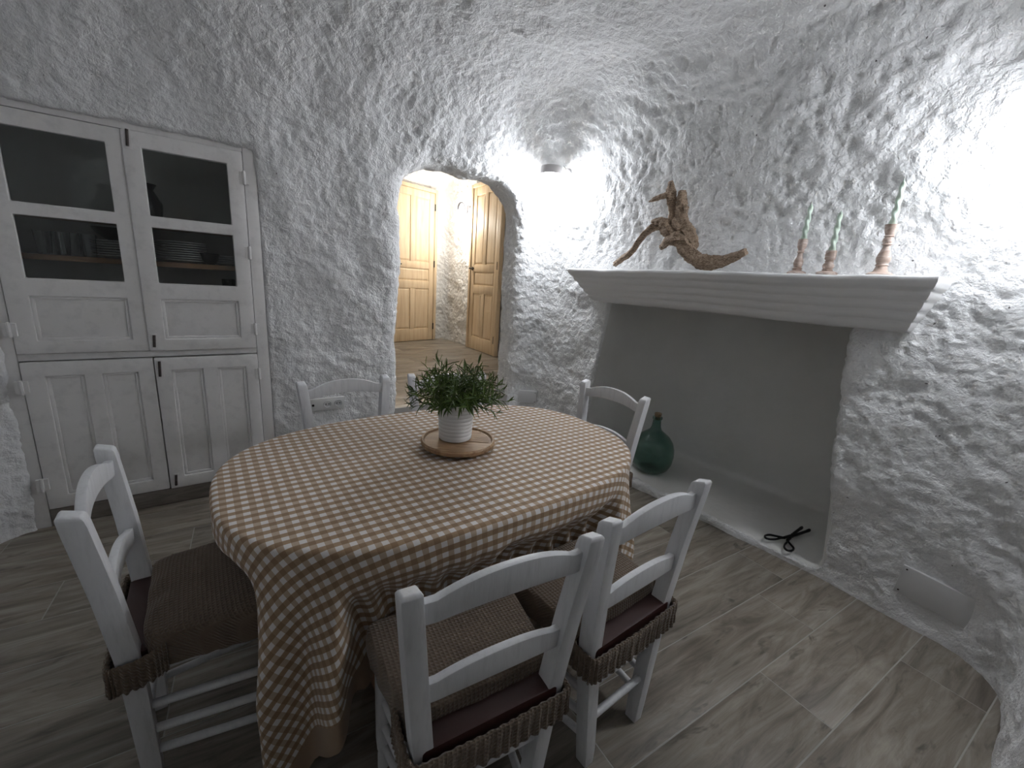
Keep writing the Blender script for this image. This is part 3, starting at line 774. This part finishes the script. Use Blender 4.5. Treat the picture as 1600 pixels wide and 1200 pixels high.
def sprig_mesh(seed):
    rg = random.Random(seed); m = MB(); L = 1.0
    bend = rg.uniform(.25, .5)
    def P(t): return Vector((bend * t * t * .9, 0, t * (1 - .25 * t * bend)))
    m.tube([P(i / 6) for i in range(7)], [.012 * (1 - .7 * i / 6) for i in range(7)], 5)
    for k in range(13):
        t = .22 + .78 * k / 12 + rg.uniform(-.03, .03); t = min(t, 1); p = P(t)
        az = k * 2.4 + rg.uniform(-.4, .4); el = rg.uniform(.35, .85) if k < 11 else 1.15
        ln = rg.uniform(.26, .42) * (1 - .25 * (t > .9)); wd = ln * .062
        dr = Vector((cos(az) * cos(el) + .25 * bend, sin(az) * cos(el), sin(el))).normalized(); sd = dr.cross(Vector((0, 0, 1))).normalized(); up = sd.cross(dr)
        pts = []
        for q, w_ in ((0, .25), (.3, 1), (.62, .85), (1, .05)):
            c_ = p + dr * ln * q - Vector((0, 0, 1)) * ln * .22 * q * q
            pts.append((c_ - sd * wd * w_ + up * wd * .35, c_ - up * wd * .2, c_ + sd * wd * w_ + up * wd * .35))
        vs = [v_ for r_ in pts for v_ in r_]
        m.add(vs, [(i * 3 + j, i * 3 + j + 1, i * 3 + j + 4, i * 3 + j + 3) for i in range(3) for j in range(2)])
    return m
protos = []
for k in range(6):
    o = sprig_mesh(k).build('sprig', LEAF, None, smooth=True); protos.append(o.data); bpy.data.objects.remove(o)
rg = random.Random(5)
for k in range(80):
    o = bpy.data.objects.new('sprig', protos[k % 6]); col.objects.link(o); o.parent = pt
    q = sqrt((k + .5) / 80); az = k * 2.39996 + rg.uniform(-.3, .3)
    o.location = (.045 * q * cos(az), .045 * q * sin(az), .105)
    tilt = .05 + .98 * q ** 1.5 + rg.uniform(-.1, .1)
    S = rg.uniform(.115, .152) * (1.22 - .22 * q); o.scale = (S, S, S)
    o.rotation_euler = (0, tilt, az)

# ------------------------------------------------------------------ mantel things
MT = 1.5475
def driftwood():
    X0 = 2.365; m = MB(); UP = .023; rg = np.random.default_rng(4)
    def limb(pts, rad, n_=9, seg=16, tw=0.):
        p = cr([(X0 + q[2] if len(q) > 2 else X0, q[0], q[1] + UP) for q in pts], n_); r_ = [x[0] * 1.14 for x in cr([(v_,) for v_ in rad], n_)]
        f0 = rg.uniform(0, 6); nn = len(p)
        k1, k2 = rg.integers(3, 5), rg.integers(6, 9)
        fn = lambda i, th: 1 + .16 * sin(k1 * th + f0 + i * .11) + .10 * sin(k2 * th - f0 + i * .23) + .07 * sin(i * .9 + f0 + th) + .05 * sin(i * 2.3 + 3 * th)
        m.tube(p, r_, seg, True, fn)
    limb([(2.088, 1.560, .0), (2.02, 1.595, -.01), (1.936, 1.640, -.02), (1.869, 1.725, -.025), (1.82, 1.770, -.02), (1.75, 1.806, -.01), (1.70, 1.79, 0)], [.013, .016, .018, .017, .019, .022, .02])
    limb([(1.80, 1.822, -.03), (1.755, 1.815, -.02), (1.71, 1.795, -.01), (1.647, 1.735, .0), (1.585, 1.700, .0), (1.535, 1.640, .0), (1.47, 1.592, .01), (1.39, 1.575, .01), (1.285, 1.592, .0), (1.188, 1.632, -.01)],
         [.008, .022, .032, .036, .040, .042, .036, .031, .024, .017])
    limb([(1.727, 2.052, .01), (1.716, 2.00, .01), (1.708, 1.945, .015), (1.703, 1.90, .02), (1.688, 1.85, .015), (1.70, 1.80, .01)], [.012, .022, .024, .019, .021, .026])
    limb([(1.648, 1.990, .02), (1.640, 1.93, .02), (1.634, 1.87, .025), (1.612, 1.815, .02), (1.565, 1.757, .02), (1.525, 1.70, .015), (1.50, 1.66, .01)], [.018, .025, .026, .028, .034, .030, .02])
    limb([(1.711, 1.987, .01), (1.755, 1.968, -.01), (1.80, 1.955, -.02), (1.842, 1.940, -.03)], [.015, .013, .013, .003])
    limb([(1.58, 1.71, -.01), (1.65, 1.700, -.03), (1.69, 1.665, -.035), (1.70, 1.655, -.035)], [.03, .024, .016, .010])
    limb([(1.605, 1.90, .01), (1.590, 1.885, .0), (1.585, 1.86, .0)], [.006, .012, .004])
    limb([(1.66, 1.84, -.0), (1.645, 1.80, -.01), (1.60, 1.76, -.01)], [.005, .016, .02])
    o = m.build('driftwood', DRIFT, smooth=True, angle=75)
    tag(o, 'gnarled brown driftwood branch standing on the mantel', 'driftwood')
driftwood()
def holder(y, h, bulbs, name_label, candle_label, ch, bend):
    r = MB().lathe(bulbs, 28).build('candlestick', HOLDER, smooth=True, angle=50); r.location = (2.365, y, MT)
    tag(r, name_label, 'candlestick', 'turned candlesticks on the mantel')
    p = []; n_ = 48; m = MB()
    pts = [(bend * (i / n_) ** 2, 0, ch * i / n_) for i in range(n_ + 1)]
    rad = [.0125 * (1 - .35 * (i / n_)) * (1 if i < n_ * .93 else max(.15, 1 - (i - n_ * .93) / (n_ * .08))) for i in range(n_ + 1)]
    m.tube(pts, rad, 16, True, lambda i, th: 1 + .20 * cos(2 * th + i * .5))
    o = m.build('candle', CANDLE, smooth=True, angle=80); o.location = (2.365, y, MT + h - .012)
    tag(o, candle_label, 'candle', 'pale green twisted candles')
    wk = MB().tube([(bend, 0, ch - .004), (bend * 1.02, .001, ch + .012)], .0012, 6).build('wick', nmat('wick', (.5, .5, .45), .9)[0], o)
hA = [(0, 0), (.040, 0), (.041, .006), (.034, .012), (.020, .016), (.019, .022), (.022, .026), (.016, .030), (.018, .038), (.021, .050), (.018, .065), (.0125, .080), (.011, .098), (.015, .101), (.015, .106), (.012, .108), (.013, .113), (.019, .126), (.0205, .148), (.019, .162), (.0125, .162), (.0125, .148), (0, .148)]
hB = [(0, 0), (.041, 0), (.043, .007), (.034, .013), (.020, .017), (.022, .021), (.018, .025), (.022, .034), (.023, .042), (.016, .054), (.018, .060), (.014, .063), (.021, .070), (.022, .098), (.021, .107), (.0125, .107), (.0125, .095), (0, .095)]
hC = [(0, 0), (.045, 0), (.047, .007), (.038, .013), (.026, .018), (.022, .030), (.019, .040), (.024, .044), (.019, .049), (.024, .060), (.026, .075), (.020, .095), (.013, .115), (.012, .125), (.019, .128), (.015, .132), (.019, .142), (.018, .152), (.013, .157), (.018, .161), (.015, .165), (.021, .185), (.024, .208), (.0125, .208), (.0125, .195), (0, .195)]
holder(.930, .162, hA, 'mid-height turned wood candlestick, the closest of three to the driftwood', 'slim green twisted candle in the candlestick closest to the driftwood', .172, .004)
holder(.803, .107, hB, 'shortest turned wood candlestick, the middle one on the mantel', 'green twisted candle in the shortest candlestick', .185, .002)
holder(.608, .208, hC, 'tallest turned wood candlestick near the mantel end', 'green twisted candle in the tallest candlestick', .185, .0)

# ------------------------------------------------------------------ hearth things
GREEN, gt, gb = nmat('green_bottle_glass', (.05, .20, .15), .08, IOR=1.45)
gb.inputs['Transmission Weight'].default_value = 1.0
gb.inputs['Base Color'].default_value = (.40, .58, .52, 1)
dj = empty('demijohn', (2.745, 1.815, .058)); tag(dj, 'round green glass demijohn with a cork standing on the hearth', 'bottle')
half = [(.06, .0), (.10, .003), (.132, .03), (.153, .08), (.160, .14), (.156, .19), (.140, .24), (.110, .282), (.070, .312), (.043, .335), (.034, .36), (.031, .39), (.030, .415)]
prof = [(0, .012)] + half + [(.036, .418), (.037, .432), (.033, .438), (.026, .438), (.024, .39)] + [(max(r_ - .006, .02), z_ + (.006 if z_ < .05 else 0)) for r_, z_ in half[::-1][1:]] + [(0, .02)]
MB().lathe(prof, 48, cap=False).build('glass_body', GREEN, dj, smooth=True, angle=60)
MB().lathe([(0, .42), (.022, .42), (.027, .462), (.024, .466), (0, .466)], 20, cap=False).build('cork', CORK, dj, smooth=True)
def tongs():
    r = empty('fire_tongs', (2.715, .785, .058), radians(-4)); r.scale = (.88, .8, 1); tag(r, 'black iron fire tongs with loop handles lying on the hearth', 'tongs')
    for s in (-1, 1):
        m = MB()
        loop = [(-.075, s * .008), (-.11, s * .022), (-.15, s * .030), (-.19, s * .048), (-.205, s * .075), (-.18, s * .092), (-.14, s * .082), (-.11, s * .045), (-.085, s * .014)]
        p = cr(loop, 7); m.tube([(a, b, .012 + .003 * s) for a, b in p], .0065, 8)
        blade = [(-.085, s * .012), (-.03, s * .004), (.03, -s * .010), (.12, -s * .020), (.19, -s * .026)]
        q = cr(blade, 6)
        m.tube([(a, b, .013 + .003 * s) for a, b in q], [.0095] * (len(q) - 4) + [.010, .011, .011, .009], 8)
        m.build('arm', BLACK, r, smooth=True)
    MB().lathe([(0, .004), (.010, .004), (.010, .024), (0, .026)], 12, (0, 0, 0), cap=False).build('pivot', BLACK, r)
tongs()

# ------------------------------------------------------------------ wall plates and sockets
def plate(loc, rz, tilt, W_, H_, label, name, screws=True):
    r = empty(name, loc, rz); r.rotation_euler = (0, tilt, rz)
    tag(r, label, 'panel')
    MB().box(-W_ / 2, W_ / 2, -.008, .02, -H_ / 2, H_ / 2).build('plate', GREYPLATE, r, bevel=.002)
    if screws:
        for a in (-1, 1):
            for b in (-1, 1):
                s_ = MB().tube([(a * (W_ / 2 - .015), -.0075, b * (H_ / 2 - .015)), (a * (W_ / 2 - .015), -.0095, b * (H_ / 2 - .015))], .004, 8).build('screw', RUST, r)
plate(tuple(np.array(onwall((2.2, .150, .197), (1, 0, 0))) + (-.010, 0, 0)), radians(-93), radians(4), .27, .142, 'grey rectangular junction cover on the plaster wall beside the hearth', 'junction_cover')
plate(tuple(np.array(onwall((2.10, 2.70, .40), (.7071, .7071, 0))) + (-.008, -.008, 0)), radians(-40), 0, .20, .115, 'small grey junction cover low in the corner by the archway', 'junction_cover')
sk = empty('wall_socket', (.636, onwall((.636, 2.8, .522), (0, 1, 0))[1] - .008, .522)); tag(sk, 'triple white socket plate with two power outlets on the back wall', 'socket')
MB().box(-.112, .112, -.012, .04, -.042, .042).build('socket_frame', PLASTIC, sk, bevel=.003)
for i, xx in enumerate((-.071, 0, .071)):
    if i:
        MB().lathe([(.0, .0), (.020, .0), (.022, .006), (.025, .006), (.025, -.001), (0, -.001)], 24, cap=False).build('outlet', GREYPLATE, sk, smooth=True, angle=30)
        o = [c for c in sk.children if c.name.startswith('outlet')][-1]; o.rotation_euler = (radians(90), 0, 0); o.location = (xx, -.0125, 0)
        for s in (-1, 1):
            h_ = MB().tube([(s * .0095, .0, .0012), (s * .0095, .0, -.0005)], .0042, 8).build('pin_hole', BLACK, o)
    else:
        MB().tube([(xx - .02, -.0115, 0), (xx - .02, -.016, 0)], .008, 14).build('aerial_jack', BLACK, sk)
    if i: pass

# ------------------------------------------------------------------ lamps
def wall_lamp(loc, rz, rad, label, end=''):
    """loc = wall point; local -y points into the room."""
    r = empty('wall_lamp' + end, loc, rz); tag(r, label, 'wall lamp', 'wicker drum wall lamps')
    MB().tube([(0, .05, 0), (0, -.014, 0), (0, -.020, 0)], [.055, .055, .048], 28).build('wall_disc', PLASTIC, r, smooth=True)
    MB().tube([(0, -.01, 0), (0, -.12, .0)], .010, 12).build('arm', PLASTIC, r, smooth=True)
    c = -.15
    MB().lathe([(.02, .035), (.082, .035), (.084, .030), (.084, -.020), (.080, -.020), (.080, .028), (.02, .030)], 40, (0, c, 0), cap=False).build('drum_cap', SHADEW, r, smooth=True, angle=40)
    m = MB()
    for k in range(36):
        a = 2 * pi * k / 36; b = a + .35
        m.tube([(.081 * cos(a), c + .081 * sin(a), -.018), (.083 * cos((a + b) / 2), c + .083 * sin((a + b) / 2), -.038), (.081 * cos(b), c + .081 * sin(b), -.058)], .0022, 5)
    for z in (-.058, -.039): m.tube([(.083 * cos(2 * pi * k / 32), c + .083 * sin(2 * pi * k / 32), z) for k in range(33)], .003, 5)
    m.build('wicker_shade', RATTAN, r, smooth=True)
    MB().lathe([(0, .03), (.018, .03), (.018, -.015), (0, -.018)], 16, (0, c, 0), cap=False).build('lamp_socket', PLASTIC, r, smooth=True)
    MB().lathe([(.068 * sin(pi * k / 16), -.085 - .068 * cos(pi * k / 16)) for k in range(17)], 28, (0, c, -.012), cap=False).build('globe_bulb' + end, emit_mat('lit_globe', LAMP_COL, rad), r, smooth=True)
    return r
la = wall_lamp(onwall((2.1, 2.70, 2.25), (1, 0, 0)), radians(-95), LAMP_A, 'lit wicker wall lamp between the archway and the mantel')
MB().tube([(-.10, -.045, .17), (.015, -.03, .04)], .0045, 8).build('conduit', PLASTIC, la, smooth=True)
wall_lamp(onwall((2.1, .16, 2.16), (1, 0, 0)), radians(-90), LAMP_B, 'lit wicker wall lamp beyond the tallest candle', '_offscreen')
hl = empty('hall_lamp', (3.255, 5.74, 2.40), radians(-92)); tag(hl, 'lit swan-neck wall lamp with bell shade in the hall between the doors', 'wall lamp')
MB().tube([(0, .02, 0), (0, -.02, 0)], .05, 20).build('wall_plate', STEEL, hl, smooth=True)
MB().tube(cr([(0, -.01, -.05), (0, -.05, -.06), (0, -.07, .0), (0, -.09, .055), (0, -.14, .06), (0, -.17, .0), (0, -.17, -.06)], 6), .013, 10).build('swan_neck', STEEL, hl, smooth=True)
MB().lathe([(.0, -.05), (.03, -.055), (.04, -.08), (.06, -.13), (.10, -.19), (.096, -.19), (.05, -.12), (0, -.10)], 28, (0, -.17, 0), cap=False).build('bell_shade', emit_mat('lit_opal_glass', (1.0, .95, .86), LAMP_H), hl, smooth=True)
